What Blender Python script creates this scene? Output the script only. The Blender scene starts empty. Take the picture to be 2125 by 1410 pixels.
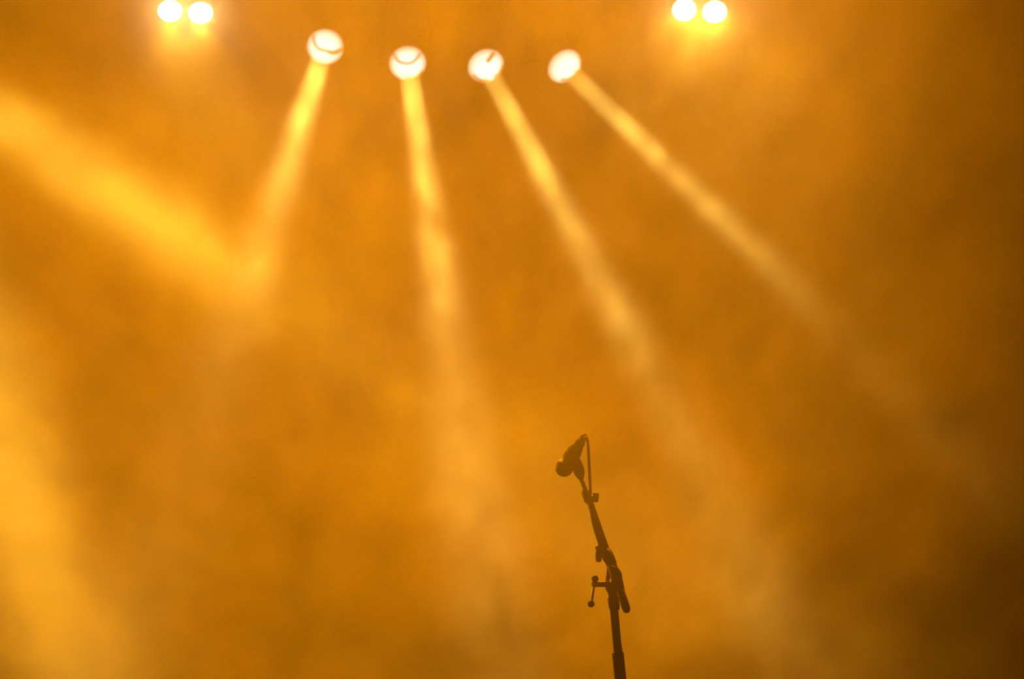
import bpy, bmesh, math, random
from mathutils import Vector, Matrix, Quaternion
random.seed(7)
scene = bpy.context.scene
COL = scene.collection

# ------------------------------------------------------------------ camera
FPX = 6000.0                                   # focal length in pixels of the 2125 x 1410 frame
CAM = Vector((0.0, 0.0, 1.6))
PITCH = math.radians(10.7)
cd = bpy.data.cameras.new('camera')
cd.sensor_width = 36.0
cd.lens = FPX * 36.0 / 2125.0
cd.clip_end = 200
cam = bpy.data.objects.new('camera', cd)
cam.location = CAM
cam.rotation_euler = (math.pi / 2 + PITCH, 0, 0)
COL.objects.link(cam)
scene.camera = cam
cd.dof.use_dof = True
cd.dof.focus_distance = 8.1
cd.dof.aperture_fstop = 5.0
FWD = Vector((0, math.cos(PITCH), math.sin(PITCH)))
UP = Vector((0, -math.sin(PITCH), math.cos(PITCH)))
RIGHT = Vector((1, 0, 0))


def at(px, py, y):
    """The point at depth y (world Y) that a photograph pixel shows."""
    d = FWD + RIGHT * ((px - 1062.5) / FPX) + UP * ((705.0 - py) / FPX)
    return CAM + d * (y / d.y)


# ------------------------------------------------------------------ world, view
w = bpy.data.worlds.new('night')
scene.world = w
w.use_nodes = True
w.node_tree.nodes['Background'].inputs[0].default_value = (0.0, 0.0, 0.0, 1)
w.node_tree.nodes['Background'].inputs[1].default_value = 0.0
scene.view_settings.view_transform = 'Standard'
scene.view_settings.look = 'None'
scene.view_settings.gamma = 1.0
scene.view_settings.use_curve_mapping = False
scene.view_settings.exposure = 0.0
cy = scene.cycles
cy.use_denoising = True
cy.denoiser = 'OPENIMAGEDENOISE'
cy.max_bounces = 1
cy.volume_bounces = 0
cy.use_adaptive_sampling = True
cy.adaptive_threshold = 0.1
cy.adaptive_min_samples = 28
cy.diffuse_bounces = 1
cy.glossy_bounces = 1
cy.volume_step_rate = 1.0
cy.volume_max_steps = 256

LAMP_Y = 18.0                                  # depth of the lighting truss


def aim(o, target):
    d = (Vector(target) - o.location).normalized()
    o.rotation_mode = 'QUATERNION'
    o.rotation_quaternion = d.to_track_quat('-Z', 'Y')


def spot(name, loc, target, power, color, angle, blend=1.0, radius=0.06):
    l = bpy.data.lights.new(name, 'SPOT')
    l.energy = power
    l.color = color
    l.spot_size = math.radians(angle)
    l.spot_blend = blend
    l.shadow_soft_size = radius
    o = bpy.data.objects.new(name, l)
    o.location = loc
    COL.objects.link(o)
    aim(o, target)
    return o


def beam(name, loc, target, power, color, size, spread):
    l = bpy.data.lights.new(name, 'AREA')
    l.shape = 'DISK'
    l.size = size
    l.spread = math.radians(spread)
    l.energy = power
    l.color = color
    o = bpy.data.objects.new(name, l)
    o.location = loc
    COL.objects.link(o)
    aim(o, target)
    return o


AMBER = (1.0, 0.315, 0.0)
RUST = (1.0, 0.275, 0.0)                       # a little redder, on the right side
PALE = (1.0, 0.56, 0.04)                       # pale yellow of the beam lamps
HALO = (1.0, 0.44, 0.01)                       # tungsten yellow of the blinders

# unseen wash lamps above and left of the frame: they fill the whole haze with amber
WASH = [
    # px, py, depth, aim px, py, depth, power, colour, angle
    (200, -1600, 16.5, 700, 1000, 11.0, 8300, AMBER, 70),
    (1450, -1600, 16.5, 1300, 1000, 11.0, 14200, RUST, 70),
    (-1300, 600, 15.0, 700, 1000, 12.0, 2100, AMBER, 70),
]
for i, (a, b, c, d, e, f, p, col, ang) in enumerate(WASH):
    spot('wash_lamp_light', at(a, b, c), at(d, e, f), p, col, ang)

# beams of two lamps that hang outside the frame on the left
SIDE = [
    # from, to, power, colour, size, spread
    ((-420, -40, 12.0), (470, 560, 10.6), 9.5, PALE, 0.22, 8),
    ((-330, -200, 12.0), (100, 1250, 10.0), 13, PALE, 0.25, 10),
]
for a, b, p, col, s, sp in SIDE:
    beam('side_beam_light', at(*a), at(*b), p, col, s, sp)


# ------------------------------------------------------------------ materials
def mat(name, color, rough=0.5, metal=0.0, bump=0.0, scale=60.0, spec=0.5):
    m = bpy.data.materials.new(name)
    m.use_nodes = True
    nt = m.node_tree
    b = nt.nodes['Principled BSDF']
    b.inputs['Roughness'].default_value = rough
    b.inputs['Metallic'].default_value = metal
    b.inputs['Specular IOR Level'].default_value = spec
    n = nt.nodes.new('ShaderNodeTexNoise')
    n.inputs['Scale'].default_value = scale
    n.inputs['Detail'].default_value = 3
    tc = nt.nodes.new('ShaderNodeTexCoord')
    nt.links.new(tc.outputs['Object'], n.inputs['Vector'])
    r = nt.nodes.new('ShaderNodeValToRGB')
    r.color_ramp.elements[0].position = 0.35
    r.color_ramp.elements[1].position = 0.7
    r.color_ramp.elements[0].color = (*[c * 0.8 for c in color], 1)
    r.color_ramp.elements[1].color = (*[min(1, c * 1.2) for c in color], 1)
    nt.links.new(n.outputs['Fac'], r.inputs['Fac'])
    nt.links.new(r.outputs['Color'], b.inputs['Base Color'])
    if bump:
        bp = nt.nodes.new('ShaderNodeBump')
        bp.inputs['Strength'].default_value = bump
        bp.inputs['Distance'].default_value = 0.002
        nt.links.new(n.outputs['Fac'], bp.inputs['Height'])
        nt.links.new(bp.outputs['Normal'], b.inputs['Normal'])
    return m


def lamp_mat(name, core, edge, radius, hot=(0, 0), s=1.0):
    """A glowing lens: hottest around one spot of the glass, cooler towards its rim."""
    m = bpy.data.materials.new(name)
    m.use_nodes = True
    m.cycles.emission_sampling = 'NONE'
    nt = m.node_tree
    nt.nodes.remove(nt.nodes['Principled BSDF'])
    out = nt.nodes['Material Output']
    tc = nt.nodes.new('ShaderNodeTexCoord')
    mp = nt.nodes.new('ShaderNodeMapping')
    mp.vector_type = 'TEXTURE'
    mp.inputs['Location'].default_value = (hot[0], hot[1], 0)
    mp.inputs['Scale'].default_value = (radius, radius, radius * 4)
    g = nt.nodes.new('ShaderNodeTexGradient')
    g.gradient_type = 'SPHERICAL'
    r = nt.nodes.new('ShaderNodeValToRGB')
    e = r.color_ramp.elements
    e[0].position = 0.0
    e[0].color = (*edge, 1)
    e[1].position = 0.45
    e[1].color = (*core, 1)
    em = nt.nodes.new('ShaderNodeEmission')
    em.inputs['Strength'].default_value = s
    nt.links.new(tc.outputs['Object'], mp.inputs['Vector'])
    nt.links.new(mp.outputs['Vector'], g.inputs['Vector'])
    nt.links.new(g.outputs['Fac'], r.inputs['Fac'])
    nt.links.new(r.outputs['Color'], em.inputs['Color'])
    nt.links.new(em.outputs['Emission'], out.inputs['Surface'])
    return m


M = {
    'black_metal': mat('black_metal', (0.018, 0.017, 0.016), 0.45, 0.1, 0.0, 60, 0.3),
    'black_plastic': mat('black_plastic', (0.02, 0.019, 0.018), 0.6, 0.0, 0.15, 300, 0.25),
    'rubber': mat('rubber', (0.014, 0.013, 0.013), 0.75, 0.0, 0.2, 400),
    'grille': mat('grille', (0.05, 0.05, 0.05), 0.4, 0.8, 0.3, 900),
    'ring': mat('ring', (0.35, 0.33, 0.3), 0.3, 0.9, 0.0),
    'steel': mat('steel', (0.3, 0.29, 0.28), 0.35, 0.9, 0.0),
    'housing': mat('housing', (0.006, 0.006, 0.006), 0.8, 0.0, 0.0, 60, 0.1),
    'truss': mat('truss', (0.05, 0.05, 0.05), 0.6, 0.4, 0.0),
    'drape': mat('drape', (0.0, 0.0, 0.0), 0.95, 0.0, 0.0, 6, 0.0),
    'deck': mat('deck', (0.015, 0.013, 0.012), 0.7, 0.0, 0.2, 12, 0.2),
}


# ------------------------------------------------------------------ mesh helpers
def link(name, bm, material, parent=None, smooth=True):
    me = bpy.data.meshes.new(name)
    bmesh.ops.recalc_face_normals(bm, faces=bm.faces)
    bm.to_mesh(me)
    bm.free()
    me.materials.append(material)
    if smooth:
        me.shade_smooth()
        me.set_sharp_from_angle(angle=math.radians(38))
    o = bpy.data.objects.new(name, me)
    COL.objects.link(o)
    if parent is not None:
        o.parent = parent
        o.matrix_parent_inverse = parent.matrix_basis.inverted()
    return o


def empty(name, loc, label, cat, group=None):
    o = bpy.data.objects.new(name, None)
    o.location = loc
    o.empty_display_size = 0.1
    COL.objects.link(o)
    tag(o, label, cat, group)
    return o


def tag(o, label=None, cat=None, group=None, kind=None):
    if label:
        o['label'] = label
    if cat:
        o['category'] = cat
    if group:
        o['group'] = group
    if kind:
        o['kind'] = kind
    return o


def frame(d):
    d = Vector(d).normalized()
    a = Vector((0, 0, 1)) if abs(d.z) < 0.9 else Vector((1, 0, 0))
    u = d.cross(a).normalized()
    return d, u, d.cross(u).normalized()


def ring(bm, c, u, v, r, n, ry=None):
    ry = r if ry is None else ry
    return [bm.verts.new(c + u * (r * math.cos(2 * math.pi * k / n)) + v * (ry * math.sin(2 * math.pi * k / n))) for k in range(n)]


def bridge(bm, a, b):
    n = len(a)
    for k in range(n):
        bm.faces.new((a[k], a[(k + 1) % n], b[(k + 1) % n], b[k]))


def turned(bm, p0, p1, prof, n=24, flat=1.0, uvec=None):
    """A solid of revolution round the line p0-p1; prof = [(share of the length, radius)]."""
    p0, p1 = Vector(p0), Vector(p1)
    d, u, v = frame(p1 - p0)
    if uvec is not None:
        u = (Vector(uvec) - d * Vector(uvec).dot(d)).normalized()
        v = d.cross(u)
    prev = None
    for t, r in prof:
        cur = ring(bm, p0.lerp(p1, t), u, v, max(r, 1e-4), n, max(r, 1e-4) * flat)
        if prev:
            bridge(bm, prev, cur)
        else:
            bm.faces.new(cur[::-1])
        prev = cur
    bm.faces.new(prev)


def rod(bm, p0, p1, r, n=16, bev=0.0):
    L = (Vector(p1) - Vector(p0)).length
    b = min(bev, L * 0.4) / L if bev else 0
    prof = [(0, r - bev), (b, r), (1 - b, r), (1, r - bev)] if bev else [(0, r), (1, r)]
    turned(bm, p0, p1, prof, n)


def ball(bm, c, r, seg=20, rings=12):
    bmesh.ops.create_uvsphere(bm, u_segments=seg, v_segments=rings, radius=r, matrix=Matrix.Translation(Vector(c)))


def spline(pts, per=8):
    pts = [Vector(p) for p in pts]
    P = [pts[0] * 2 - pts[1]] + pts + [pts[-1] * 2 - pts[-2]]
    out = []
    for i in range(1, len(P) - 2):
        a, b, c, d = P[i - 1:i + 3]
        for k in range(per):
            t = k / per
            out.append(0.5 * ((2 * b) + (c - a) * t + (2 * a - 5 * b + 4 * c - d) * t * t + (3 * b - a - 3 * c + d) * t ** 3))
    out.append(pts[-1])
    return out


def tube(bm, pts, r, n=10):
    prev, u = None, None
    for i, p in enumerate(pts):
        d = (pts[min(i + 1, len(pts) - 1)] - pts[max(i - 1, 0)]).normalized()
        if u is None:
            _, u, v = frame(d)
        else:
            u = (u - d * u.dot(d)).normalized()
            v = d.cross(u)
        cur = ring(bm, p, u, v, r, n)
        if prev:
            bridge(bm, prev, cur)
        else:
            bm.faces.new(cur[::-1])
        prev = cur
    bm.faces.new(prev)


def box(bm, c, size, rot=None, bev=0.0):
    m = Matrix.Translation(Vector(c)) @ (rot.to_4x4() if rot else Matrix()) @ Matrix.Diagonal((*size, 1))
    r = bmesh.ops.create_cube(bm, size=1, matrix=m)
    if bev:
        es = list({e for v in r['verts'] for e in v.link_edges})
        bmesh.ops.bevel(bm, geom=es, offset=bev, segments=2, affect='EDGES', profile=0.5)


# ------------------------------------------------------------------ the setting
FLOOR_Z = 1.2                                  # stage deck
bm = bmesh.new()
box(bm, (0, 12.9, FLOOR_Z - 0.1), (24, 13.0, 0.2))
tag(link('floor', bm, M['deck'], smooth=False), kind='structure')

bm = bmesh.new()                               # pleated black back drape
nx = 240
rows = []
for z in (FLOOR_Z, 11.0):
    rows.append([bm.verts.new((-12 + 24 * i / nx, 18.85 + 0.05 * math.sin(i * 1.3) + 0.02 * math.sin(i * 0.37), z)) for i in range(nx + 1)])
for i in range(nx):
    bm.faces.new((rows[0][i], rows[0][i + 1], rows[1][i + 1], rows[1][i]))
bmesh.ops.solidify(bm, geom=list(bm.faces), thickness=0.02)
tag(link('wall_back', bm, M['drape']), kind='structure')

# ------------------------------------------------------------------ haze
HZ = dict(x0=-4.6, x1=4.6, y0=5.0, y1=18.7, z0=FLOOR_Z + 0.01, z1=8.8)

hm = bpy.data.materials.new('haze')
hm.use_nodes = True
ht = hm.node_tree
ht.nodes.remove(ht.nodes['Principled BSDF'])
hm.cycles.volume_step_rate = 21.0
hm.cycles.volume_sampling = 'EQUIANGULAR'
vs = ht.nodes.new('ShaderNodeVolumeScatter')
vs.inputs['Color'].default_value = (1, 1, 1, 1)
vs.inputs['Anisotropy'].default_value = 0.35
va = ht.nodes.new('ShaderNodeAttribute')
va.attribute_name = 'density'
ht.links.new(va.outputs['Fac'], vs.inputs['Density'])
ht.links.new(vs.outputs[0], ht.nodes['Material Output'].inputs['Volume'])

# the smoke's density is a field of noise, clouds and blobs that shape its brightness, kept as a voxel grid
nt = bpy.data.node_groups.new('haze_field', 'GeometryNodeTree')
nt.interface.new_socket('Geometry', in_out='OUTPUT', socket_type='NodeSocketGeometry')


def N(t, **kw):
    n = nt.nodes.new(t)
    for k, v in kw.items():
        setattr(n, k, v)
    return n


def put(x, sock):
    if isinstance(x, (int, float, tuple)):
        sock.default_value = x
    elif isinstance(x, Vector):
        sock.default_value = tuple(x)
    else:
        nt.links.new(x, sock)


def mt(op, a, b=None, c=None, clamp=False):
    n = N('ShaderNodeMath', operation=op, use_clamp=clamp)
    for i, x in enumerate((a, b, c)):
        if x is not None:
            put(x, n.inputs[i])
    return n.outputs[0]


def vm(op, a, b=None, out=0):
    n = N('ShaderNodeVectorMath', operation=op)
    put(a, n.inputs[0])
    if b is not None:
        put(b, n.inputs[1])
    return n.outputs[out]


POS = N('GeometryNodeInputPosition').outputs[0]


def noise(scale, detail, rough=0.55, distort=0.0, vec=None):
    n = N('ShaderNodeTexNoise')
    put(POS if vec is None else vec, n.inputs['Vector'])
    n.inputs['Scale'].default_value = scale
    n.inputs['Detail'].default_value = detail
    n.inputs['Roughness'].default_value = rough
    n.inputs['Distortion'].default_value = distort
    return n.outputs['Fac']


def remap(x, a, b, c, d):
    n = N('ShaderNodeMapRange', interpolation_type='SMOOTHSTEP')
    put(x, n.inputs['Value'])
    for k, v in zip(('From Min', 'From Max', 'To Min', 'To Max'), (a, b, c, d)):
        n.inputs[k].default_value = v
    return n.outputs[0]


SV = vm('MULTIPLY', POS, (1.0, 0.4, 1.0))
soft = remap(noise(0.6, 3.0, 0.5, 0.3, SV), 0.3, 0.72, 0.45, 1.6)
fine = remap(noise(3.6, 2.5, 0.6, 0.8, SV), 0.32, 0.7, 0.3, 1.9)
grain = remap(noise(6.5, 2.0, 0.6, 0.6, vm('MULTIPLY', POS, (1.0, 0.25, 1.0))), 0.36, 0.66, 0.0, 2.2)
wisp = mt('MULTIPLY', soft, fine)
sx = N('ShaderNodeSeparateXYZ')
put(POS, sx.inputs[0])
X, Y, Z = sx.outputs
edge = mt('MULTIPLY_ADD', Y, -0.1, X)          # density thinned towards the right wing to darken that side
thin = remap(edge, -0.6, 1.55, 1.0, 0.05)
gap = mt('ADD', remap(Y, 8.5, 10.0, 0.8, 0.35), remap(Y, 12.5, 17.0, 0.0, 0.85))
dens = mt('MULTIPLY', mt('MULTIPLY', wisp, mt('MULTIPLY', thin, gap)), 0.046)


def blob(px, py, y, rad):
    q = vm('DIVIDE', vm('SUBTRACT', POS, at(px, py, y)), rad)
    return mt('POWER', math.e, mt('MULTIPLY', vm('DOT_PRODUCT', q, q, 1), -1.0))


# thinned haze put in to darken these spots: photo pixel of the centre, depth, radii in metres, share that is missing
for px, py, y, rad, miss in [
    (30, 50, 16.5, (1.0, 4.0, 0.65), 0.9),
    (110, 480, 15.0, (0.4, 2.0, 0.28), 0.6),
    (1300, 1420, 7.0, (1.0, 1.6, 0.28), 0.92),
    (60, 40, 10.5, (0.6, 3.0, 0.38), 0.8),
    (2150, 1420, 9.5, (0.6, 3.0, 0.5), 0.6),
    (1780, 720, 15.8, (0.5, 1.2, 0.5), 0.6),
    (700, -20, 16.5, (1.0, 2.5, 0.6), 0.6),
]:
    dens = mt('MULTIPLY', dens, mt('MULTIPLY_ADD', blob(px, py, y, rad), -miss, 1.0))
# smoke clouds, some added only to brighten dim spots: photo pixel of the centre, depth, radii in metres, extra density
for px, py, y, rad, extra in [
    (960, 920, 13.9, (0.42, 0.8, 0.35), 0.08),
    (1020, 1100, 13.5, (0.35, 0.8, 0.4), 0.07),
    (1130, 720, 15.0, (0.6, 1.0, 0.4), 0.02),  # this and the next three added to lift dim haze
    (1330, 1340, 13.5, (0.65, 1.2, 0.35), 0.035),
    (1620, 280, 16.3, (0.5, 1.2, 0.7), 0.03),
    (1600, 620, 15.5, (0.4, 1.2, 0.4), 0.025),
    (1410, 900, 14.0, (0.3, 0.8, 0.3), 0.05),
    (1500, 1130, 13.2, (0.4, 0.8, 0.4), 0.05),
    (300, 425, 11.0, (0.50, 0.6, 0.34), 0.12),
    (450, 530, 10.7, (0.35, 0.6, 0.25), 0.05),
    (80, 270, 11.4, (0.35, 0.6, 0.25), 0.10),
    (60, 1000, 10.6, (0.35, 0.8, 0.60), 0.10),
    (200, 1330, 10.2, (0.40, 0.8, 0.35), 0.07),
    (1330, 1250, 13.5, (0.45, 0.9, 0.40), 0.035),
    (1170, 900, 6.8, (0.5, 0.8, 0.22), 0.06),  # added in front of the microphone to lift its tone
    (385, 30, 17.6, (0.32, 0.5, 0.27), 0.24),  # this and the next added to strengthen the blinder halos
    (1452, 30, 17.6, (0.36, 0.5, 0.30), 0.17),
]:
    dens = mt('MULTIPLY_ADD', mt('MULTIPLY', blob(px, py, y, rad), mt('MULTIPLY_ADD', fine, 0.6, 0.4)), extra, dens)
# small knots of smoke that drift through the four lamp beams: pixel, depth, radius, extra density
for px, py, y, r, extra in [
    (657, 160, 17.5, 0.09, 0.16), (626, 250, 17.0, 0.15, 0.17), (590, 360, 16.2, 0.16, 0.11), (560, 450, 15.6, 0.18, 0.08), (520, 580, 14.9, 0.22, 0.07),
    (858, 215, 17.6, 0.13, 0.08), (872, 300, 17.2, 0.15, 0.08), (885, 400, 16.6, 0.17, 0.08), (905, 510, 16.0, 0.18, 0.09), (925, 610, 15.5, 0.18, 0.09),
    (1065, 240, 17.5, 0.11, 0.08), (1115, 335, 17.1, 0.14, 0.13), (1138, 390, 16.9, 0.13, 0.12), (1180, 470, 16.5, 0.16, 0.06), (1250, 590, 15.9, 0.18, 0.05), (1310, 700, 15.4, 0.18, 0.07),
    (1235, 200, 17.7, 0.09, 0.14), (1300, 265, 17.5, 0.11, 0.15), (1350, 320, 17.2, 0.12, 0.13), (1410, 375, 17.0, 0.12, 0.10), (1475, 440, 16.7, 0.14, 0.10),
]:
    dens = mt('MULTIPLY_ADD', mt('MULTIPLY', blob(px, py, y, (r, 0.45, r)), grain), extra, dens)
vc = N('GeometryNodeVolumeCube')
put(dens, vc.inputs['Density'])
vc.inputs['Background'].default_value = 0.0
vc.inputs['Min'].default_value = (HZ['x0'], HZ['y0'], HZ['z0'])
vc.inputs['Max'].default_value = (HZ['x1'], HZ['y1'], HZ['z1'])
VOX = (230, 60, 190)
for i, k in enumerate('XYZ'):
    vc.inputs['Resolution ' + k].default_value = VOX[i]
sm = N('GeometryNodeSetMaterial')
sm.inputs['Material'].default_value = hm
nt.links.new(vc.outputs[0], sm.inputs[0])
go = N('NodeGroupOutput')
nt.links.new(sm.outputs[0], go.inputs[0])
haze = bpy.data.objects.new('stage_haze', bpy.data.volumes.new('stage_haze'))
haze.data.materials.append(hm)
haze.data.render.step_size = 0.35
COL.objects.link(haze)
haze.modifiers.new('haze_field', 'NODES').node_group = nt
tag(haze, 'orange lit smoke haze drifting over the whole stage', 'haze', kind='stuff')

# ------------------------------------------------------------------ lighting truss above the frame
TZ = at(1062, -110, LAMP_Y).z                   # bottom chord height
truss = empty('lighting_truss', (0, LAMP_Y, TZ), 'black lighting truss carrying the row of stage lamps', 'truss')
ch = 0.29
for dy in (-ch / 2, ch / 2):
    for dz in (0.025, ch + 0.025):
        bm = bmesh.new()
        rod(bm, (-5, LAMP_Y + dy, TZ + dz), (5, LAMP_Y + dy, TZ + dz), 0.025, 14)
        link('chord', bm, M['truss'], truss)
bm = bmesh.new()
k = -5.0
flip = 0
while k < 4.9:
    for dy in (-ch / 2, ch / 2):
        rod(bm, (k, LAMP_Y + dy, TZ + 0.025 + (ch if flip else 0)), (k + 0.4, LAMP_Y + dy, TZ + 0.025 + (0 if flip else ch)), 0.012, 8)
    for dz in (0.025, ch + 0.025):
        rod(bm, (k, LAMP_Y + (ch / 2 if flip else -ch / 2), TZ + dz), (k + 0.4, LAMP_Y + (-ch / 2 if flip else ch / 2), TZ + dz), 0.012, 8)
    k += 0.4
    flip ^= 1
tag(link('diagonal_bracing', bm, M['truss'], truss), kind='stuff')


# ------------------------------------------------------------------ moving head lamps
def moving_head(px, py, tpx, tpy, ty, label, power, color, size, spread, hot, strength, bars):
    c = at(px, py, LAMP_Y)                     # centre of the front glass
    tgt = at(tpx, tpy, ty)
    d = (tgt - c).normalized()
    R = 0.117
    head_c = c - d * 0.20                      # pivot of the head
    root = empty('moving_head_lamp', (head_c.x, LAMP_Y, TZ), label, 'stage lamp', 'moving heads in the row under the truss')
    h = M['housing']
    # head: turned shell round the beam axis
    bm = bmesh.new()
    turned(bm, c - d * 0.42, c - d * 0.012, [(0, 0.06), (0.04, 0.085), (0.3, 0.115), (0.75, 0.125), (0.97, 0.128), (1.0, 0.124)], 32)
    link('head', bm, h, root)
    # front glass, a shallow dome whose local axes follow the beam
    bm = bmesh.new()
    n, rings_ = 40, 9
    prev = None
    for i in range(rings_):
        a = math.radians(8 + 52 * i / (rings_ - 1))
        rr = R * math.sin(a) / math.sin(math.radians(60))
        zz = -R * 0.55 * (math.cos(a) - math.cos(math.radians(60))) / 0.5
        cur = [bm.verts.new((rr * math.cos(2 * math.pi * k / n), rr * math.sin(2 * math.pi * k / n), zz)) for k in range(n)]
        if prev:
            bridge(bm, prev, cur)
        else:
            bm.faces.new(cur)
        prev = cur
    bm.faces.new(prev)
    g = link('front_glass', bm, lamp_mat('lamp_glass', strength[0], strength[1], R * 1.08, hot), root)
    q = d.to_track_quat('-Z', 'Y')
    g.matrix_basis = Matrix.Translation(c) @ q.to_matrix().to_4x4()
    # bezel ring round the glass
    bm = bmesh.new()
    d_, u, v = frame(d)
    a1 = [ring(bm, c - d * 0.02, u, v, 0.129, 40), ring(bm, c + d * 0.008, u, v, 0.127, 40),
          ring(bm, c + d * 0.008, u, v, 0.117, 40), ring(bm, c - d * 0.02, u, v, 0.115, 40)]
    for i in range(4):
        bridge(bm, a1[i], a1[(i + 1) % 4])
    link('bezel', bm, h, root)
    # curved bars in front of the glass (rims with amber lamplight put in as emission)
    for th, line in bars:
        bm = bmesh.new()
        pts = []
        for p in spline([Vector((x, y, 0)) for x, y in line], 6):
            rr = min(1.0, p.length)
            z = -0.008 - R * 0.55 * (math.sqrt(max(0.0, 1 - (rr * 0.866) ** 2)) - 0.5) / 0.5
            pts.append(Vector((-p.x * R, p.y * R, z)))
        tube(bm, pts, th, 8)
        b = link('glow_rim', bm, RIM, root)
        b.matrix_basis = Matrix.Translation(c) @ q.to_matrix().to_4x4()
    # yoke and base hung under the truss
    top = Vector((head_c.x, head_c.y, TZ))
    bm = bmesh.new()
    box(bm, (top.x, top.y, TZ - 0.075), (0.26, 0.24, 0.11), bev=0.02)
    link('base', bm, h, root)
    pan = math.atan2(d.x, -d.y)
    side = Vector((math.cos(pan), math.sin(pan), 0))
    rz = Matrix.Rotation(pan, 3, 'Z')
    for s in (-1, 1):
        bm = bmesh.new()
        p = top + side * (s * 0.155)
        box(bm, (p.x, p.y, (TZ - 0.12 + head_c.z - 0.05) / 2), (0.035, 0.11, TZ - 0.12 - head_c.z + 0.13), rz, 0.012)
        link('yoke_arm', bm, h, root)
        bm = bmesh.new()
        p = top + side * (s * 0.085)
        box(bm, (p.x, p.y, TZ - 0.135), (0.17, 0.11, 0.03), rz, 0.008)
        link('yoke_bridge', bm, h, root)
    bm = bmesh.new()
    box(bm, (top.x, LAMP_Y, TZ + 0.0), (0.05, 0.36, 0.05), bev=0.01)
    link('clamp', bm, h, root)
    beam('moving_head_beam_light', c + d * 0.09, tgt, power, color, size, spread).parent = None
    return root


RIM = lamp_mat('rim_glow', (0.5, 0.2, 0.02), (0.5, 0.2, 0.02), 1.0)  # unlit rims glow by emission, standing in for light on them
HOT = ((1.8, 1.6, 1.3), (0.55, 0.30, 0.10))
BEAMC = (1.0, 0.60, 0.085)
HEADS = [
    (675, 97, 470, 740, 13.6, 'leftmost round moving head lamp, tilted arc across its white glass', 2.7, BEAMC, 0.13, 5.5, (0.0, 0.0), HOT,
     [(0.009, [(-.62, .72), (-.5, .3), (-.3, .06), (.1, -.06), (.5, -.14), (.97, -.08)]), (0.006, [(.2, -.2), (.55, -.3), (.93, -.16)])]),
    (846, 131, 945, 800, 14.6, 'second round lamp from the left in the arched row of four beams', 3.7, BEAMC, 0.13, 5.5, (0.0, 0.0), HOT,
     [(0.009, [(-.8, .55), (-.55, .28), (-.19, .22), (.16, .25), (.44, .46), (.66, .68)]), (0.009, [(-.1, -.72), (.28, -.76), (.63, -.58), (.88, -.35)])]),
    (1008, 136, 1330, 740, 15.3, 'third round lamp in the arched row, dark notch at the top of its glass', 3.7, BEAMC, 0.13, 5.5, (0.0, 0.0), HOT,
     [(0.014, [(-.17, .45), (.04, .66), (.22, .88)]), (0.009, [(-.7, -.5), (-.26, -.74), (.17, -.68)]), (0.009, [(.45, -.45), (.78, -.15), (.9, .2)])]),
    (1171, 137, 1560, 515, 16.4, 'rightmost round moving head lamp, beam pointing off to the right', 3.7, BEAMC, 0.13, 5.5, (0.0, 0.0), HOT,
     [(0.009, [(-.15, -.66), (.2, -.55), (.5, -.25), (.6, .1)])]),
]
for a in HEADS:
    moving_head(*a)


# ------------------------------------------------------------------ twin lamp blinders
def blinder(p1, p2, label, power, glow, color, tgt, angle):
    c1, c2 = at(*p1, LAMP_Y), at(*p2, LAMP_Y)
    mid = (c1 + c2) / 2
    d = (tgt - mid).normalized()
    root = empty('twin_blinder', (mid.x, LAMP_Y, TZ), label, 'stage lamp', 'twin lamp blinders at the top edge')
    x = (c2 - c1).normalized()
    y = d.cross(x).normalized()
    if y.z < 0:
        y = -y
    rot = Matrix((x, -d, y)).transposed()
    bm = bmesh.new()
    box(bm, mid - d * 0.115, (0.42, 0.16, 0.21), rot, 0.02)
    link('housing', bm, M['housing'], root)
    for c in (c1, c2):
        bm = bmesh.new()
        turned(bm, c - d * 0.03, c + d * 0.012, [(0, 0.09), (0.6, 0.09), (1, 0.078)], 32)
        link('bezel', bm, M['housing'], root)
        bm = bmesh.new()
        turned(bm, c + d * 0.0, c + d * 0.03, [(0, 0.074), (0.45, 0.072), (0.8, 0.05), (1, 0.02)], 36)
        link('lamp_lens', bm, lamp_mat('blinder_lens', (9, 8, 6.5), (9, 8, 6.5), 0.2), root)
        spot('blinder_light', c + d * 0.06, c + d * 5, power, color, angle, 0.7, 0.05)
        spot('blinder_glow_light', c + d * 0.07, c - Vector((0, 5, 0)), glow, (1.0, 0.52, 0.14), 175, 0.2, 0.03)
    # yoke up to the truss
    for s in (-1, 1):
        bm = bmesh.new()
        p = mid + x * (s * 0.225) - d * 0.11
        box(bm, (p.x, p.y, (p.z + TZ) / 2), (0.012, 0.05, TZ - p.z + 0.04), bev=0.003)
        link('yoke_arm', bm, M['housing'], root)
    bm = bmesh.new()
    p = mid - d * 0.11
    box(bm, (p.x, p.y, TZ + 0.01), (0.47, 0.05, 0.012), bev=0.003)
    link('yoke_bridge', bm, M['housing'], root)
    bm = bmesh.new()
    box(bm, (p.x, LAMP_Y, TZ), (0.05, 0.40, 0.05), bev=0.01)
    link('clamp', bm, M['housing'], root)


blinder((353, 21), (416, 25), 'pair of white blinder lamps at the top left edge', 170, 38, HALO, at(400, 900, 15.0), 42)
blinder((1420, 19), (1483, 23), 'pair of white blinder lamps at the top right with wide glow', 105, 24, HALO, at(1500, 800, 14.5), 75)

# ------------------------------------------------------------------ microphone stand
MY = 8.0                                       # depth of the stand
PXM = FPX / (MY / FWD.y * 1.0)                 # about 735 photo pixels per metre there


def P(px, py, dy=0.0):
    return at(px, py, MY + dy)


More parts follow.
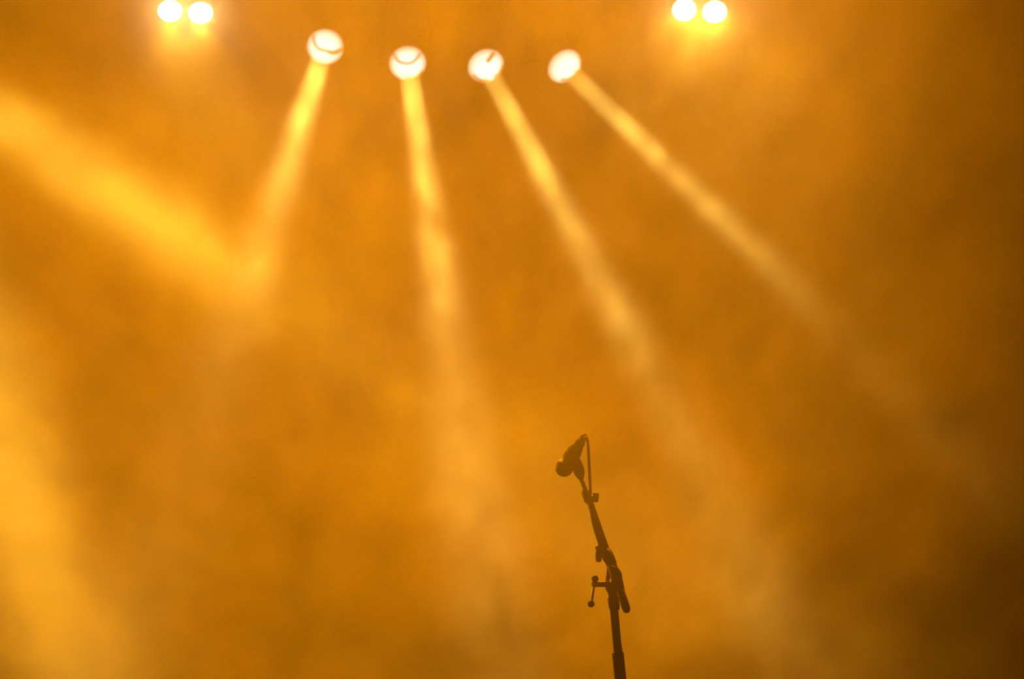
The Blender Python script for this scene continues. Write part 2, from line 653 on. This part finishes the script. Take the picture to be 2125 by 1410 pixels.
pole_top = P(1272, 1240)
pole_low = P(1287, 1410)
dirp = (pole_low - pole_top).normalized()
foot = pole_top + dirp * ((pole_top.z - FLOOR_Z - 0.03) / -dirp.z)
stand = empty('microphone_stand', (foot.x, foot.y, FLOOR_Z), 'black boom microphone stand rising from the bottom edge', 'mic stand')

bm = bmesh.new()
rod(bm, pole_top, pole_top + dirp * 0.75, 0.0118, 20)
link('upper_pole', bm, M['black_metal'], stand)
lt = P(1282, 1354)
bm = bmesh.new()
rod(bm, lt, foot + Vector((0, 0, 0.05)), 0.0165, 20, 0.003)
link('lower_tube', bm, M['black_metal'], stand)
bm = bmesh.new()
turned(bm, P(1271, 1236), P(1276, 1268), [(0, 0.010), (0.18, 0.0155), (0.75, 0.0155), (1, 0.0125)], 24)
link('height_collar', bm, M['black_plastic'], stand)
# tripod base on the deck
bm = bmesh.new()
turned(bm, foot + Vector((0, 0, 0.06)), foot + Vector((0, 0, 0.20)), [(0, 0.02), (0.2, 0.032), (0.8, 0.03), (1, 0.02)], 20)
link('tripod_hub', bm, M['black_plastic'], stand)
for k in range(3):
    a = math.radians(90 + 120 * k)
    e = foot + Vector((0.32 * math.cos(a), 0.32 * math.sin(a), 0)) 
    e.z = FLOOR_Z + 0.014
    bm = bmesh.new()
    rod(bm, foot + Vector((0, 0, 0.13)), e, 0.009, 12)
    lg = link('leg', bm, M['black_metal'], stand)
    bm = bmesh.new()
    ball(bm, e, 0.014, 12, 8)
    link('rubber_foot', bm, M['rubber'], lg)

# swivel joint between pole and boom
bm = bmesh.new()
turned(bm, P(1265, 1214, 0.0), P(1293, 1212, 0.0), [(0, 0.012), (0.12, 0.0205), (0.4, 0.022), (0.6, 0.022), (0.9, 0.019), (1, 0.012)], 28)
link('swivel_joint', bm, M['black_metal'], stand)
bm = bmesh.new()                               # neck between swivel and collar
turned(bm, P(1268, 1216), P(1271.5, 1240), [(0, 0.0165), (0.5, 0.0125), (1, 0.0105)], 20)
link('swivel_neck', bm, M['black_metal'], stand)
# cheek plate of the swivel seen at the left of the boom
bm = bmesh.new()
prof = [(1260, 1178), (1257, 1205), (1256.5, 1224), (1262, 1233), (1272, 1233), (1276, 1214), (1272, 1192), (1266, 1176)]
fr = [bm.verts.new(P(x, y, 0.010)) for x, y in prof]
bk = [bm.verts.new(P(x, y, 0.016)) for x, y in prof]
bm.faces.new(fr)
bm.faces.new(bk[::-1])
for i in range(len(prof)):
    bm.faces.new((fr[i], bk[i], bk[(i + 1) % len(prof)], fr[(i + 1) % len(prof)]))
link('cheek_plate', bm, M['steel'], stand)

# boom arm: thin rod, wide tube, rear end with a rubber cap
b_top = P(1204, 990, 0.15)
b_mid = P(1266, 1165, 0.02)
b_end = P(1301, 1266, -0.06)
bm = bmesh.new()
rod(bm, b_top, P(1226, 1046, 0.115), 0.0062, 16)
link('boom_rod', bm, M['black_metal'], stand)
bm = bmesh.new()
rod(bm, P(1219, 1028, 0.13), P(1297, 1254, -0.05), 0.0094, 18)
link('boom_tube', bm, M['black_metal'], stand)
bm = bmesh.new()
turned(bm, P(1287, 1226, -0.03), P(1302, 1271, -0.062), [(0, 0.0098), (0.06, 0.0118), (0.75, 0.0120), (0.92, 0.0105), (1, 0.006)], 22)
link('rear_grip', bm, M['rubber'], stand)
bm = bmesh.new()
turned(bm, P(1257.5, 1142, 0.04), P(1271, 1176, 0.01), [(0, 0.009), (0.12, 0.0142), (0.45, 0.0155), (0.85, 0.0150), (1, 0.0105)], 22)
link('boom_collar', bm, M['black_plastic'], stand)
bm = bmesh.new()
turned(bm, P(1266, 1163, 0.02), P(1290, 1232, -0.03), [(0, 0.0120), (0.35, 0.0150), (0.7, 0.0145), (1, 0.0105)], 22)
link('boom_sleeve', bm, M['black_metal'], stand)

# T handle: shaft, lever and its two balls
bm = bmesh.new()
turned(bm, P(1228.5, 1213, -0.015), P(1268, 1213.5, 0.0), [(0, 0.0062), (0.05, 0.0082), (0.2, 0.0082), (0.24, 0.0078), (0.6, 0.0078), (0.64, 0.0083), (1, 0.0085)], 18)
hs = link('handle_shaft', bm, M['black_plastic'], stand)
bm = bmesh.new()
rod(bm, P(1235, 1202, -0.018), P(1227, 1253, -0.018), 0.0034, 12)
lv = link('handle_lever', bm, M['steel'], stand)
for q in ((1234.8, 1202), (1226.6, 1254)):
    bm = bmesh.new()
    ball(bm, P(*q, -0.018), 0.0098)
    link('lever_ball', bm, M['black_plastic'], lv)

# cable clips with knobs on the boom
d_ = (P(1226, 1046, 0.115) - P(1212, 1010, 0.14)).normalized()
bm = bmesh.new()
turned(bm, P(1213.5, 1019, 0.135), P(1222.5, 1043, 0.118), [(0, 0.0085), (0.15, 0.0118), (0.8, 0.0122), (1, 0.009)], 18)
cl = link('cable_clip', bm, M['black_plastic'], stand)
bm = bmesh.new()
turned(bm, P(1222, 1032, 0.125), P(1231, 1032.5, 0.125), [(0, 0.005), (1, 0.005)], 12)
link('screw', bm, M['steel'], cl)
bm = bmesh.new()
turned(bm, P(1229.5, 1032, 0.125), P(1242.5, 1033, 0.125), [(0, 0.012), (0.12, 0.0145), (0.75, 0.0145), (0.93, 0.013), (1, 0.0105)], 20)
link('knob', bm, M['black_plastic'], cl)
bm = bmesh.new()
turned(bm, P(1240, 1133, 0.04), P(1246, 1148, 0.04), [(0, 0.006), (0.3, 0.0095), (1, 0.0085)], 16)
cl = link('cable_clip', bm, M['black_plastic'], stand)
bm = bmesh.new()
ball(bm, P(1239.5, 1137, 0.03), 0.0062, 16, 10)
link('screw_head', bm, M['steel'], cl)
bm = bmesh.new()
turned(bm, P(1242, 1144, 0.03), P(1242.5, 1167, 0.03), [(0, 0.0072), (0.2, 0.0088), (0.75, 0.0088), (0.95, 0.0070), (1, 0.004)], 18)
link('knob', bm, M['black_plastic'], cl)

# microphone holder at the boom's end
bm = bmesh.new()
turned(bm, P(1206.5, 996, 0.15), P(1192, 944, 0.153), [(0, 0.0065), (0.1, 0.0105), (0.28, 0.0158), (0.45, 0.0165), (0.7, 0.0135), (1, 0.0105)], 24)
link('holder_hinge', bm, M['black_plastic'], stand)

# ------------------------------------------------------------------ microphone
g_c = P(1170.8, 971.3, 0.20)                   # centre of the ball grille
tail = P(1205.6, 917.6, 0.119)                 # end of the handle
ax = (tail - g_c).normalized()
L = (tail - g_c).length
mic = empty('microphone', g_c, 'black vocal microphone with ball grille tilted down to the left', 'microphone')
bm = bmesh.new()
ball(bm, g_c, 0.0262, 32, 20)
link('grille', bm, M['grille'], mic)
bm = bmesh.new()
turned(bm, g_c + ax * 0.019, g_c + ax * 0.0245, [(0, 0.0165), (0.2, 0.0182), (0.8, 0.0182), (1, 0.0165)], 32)
link('grille_ring', bm, M['ring'], mic)
bm = bmesh.new()
turned(bm, g_c + ax * 0.022, tail, [(0, 0.0170), (0.15, 0.0168), (0.5, 0.0155), (0.97, 0.0140), (1, 0.0128)], 28)
link('handle', bm, M['black_metal'], mic)
# holder clip wrapped round the handle (part of the stand)
bm = bmesh.new()
turned(bm, g_c + ax * 0.036, g_c + ax * 0.090, [(0, 0.0178), (0.04, 0.0222), (0.3, 0.0230), (0.46, 0.0216), (0.64, 0.0212), (0.65, 0.0186), (0.96, 0.0176), (1, 0.0150)], 28)
link('holder_clip', bm, M['black_plastic'], stand)

# ------------------------------------------------------------------ cable with its plug
cable = empty('microphone_cable', tail, 'black cable looping from the microphone and taped along the boom', 'cable')
bm = bmesh.new()
turned(bm, tail - ax * 0.003, tail + ax * 0.03, [(0, 0.0100), (0.1, 0.0104), (0.7, 0.0098), (0.9, 0.0080), (1, 0.005)], 22)
link('plug', bm, M['black_metal'], cable)
tip = tail + ax * 0.02
pts = [tip, P(1216.5, 909, 0.075), P(1219.5, 917, 0.075), P(1221.5, 945, 0.085), P(1223.5, 985, 0.10), P(1225, 1020, 0.112), P(1225.8, 1045, 0.09),
       P(1228, 1070, 0.085), P(1233.5, 1096, 0.07), P(1242.5, 1125, 0.05), P(1247.5, 1142, 0.03), P(1253, 1160, 0.0), P(1266, 1176, -0.015), P(1281, 1182, -0.02),
       P(1288, 1195, -0.03), P(1286, 1215, -0.03), P(1280, 1235, -0.02), P(1279, 1262, -0.018), P(1282, 1300, -0.018), P(1287, 1340, -0.018),
       P(1294, 1385, -0.012), P(1297, 1430, -0.01), P(1298, 1600, -0.02), P(1300, 1900, -0.03), foot + Vector((0.03, -0.03, 0.25)), foot + Vector((0.12, -0.15, 0.02)),
       foot + Vector((0.5, -0.2, -0.02)), foot + Vector((1.2, 0.1, -0.02)), foot + Vector((2.5, 0.6, -0.02))]
bm = bmesh.new()
tube(bm, spline(pts, 8), 0.0040, 10)
link('cord', bm, M['rubber'], cable)
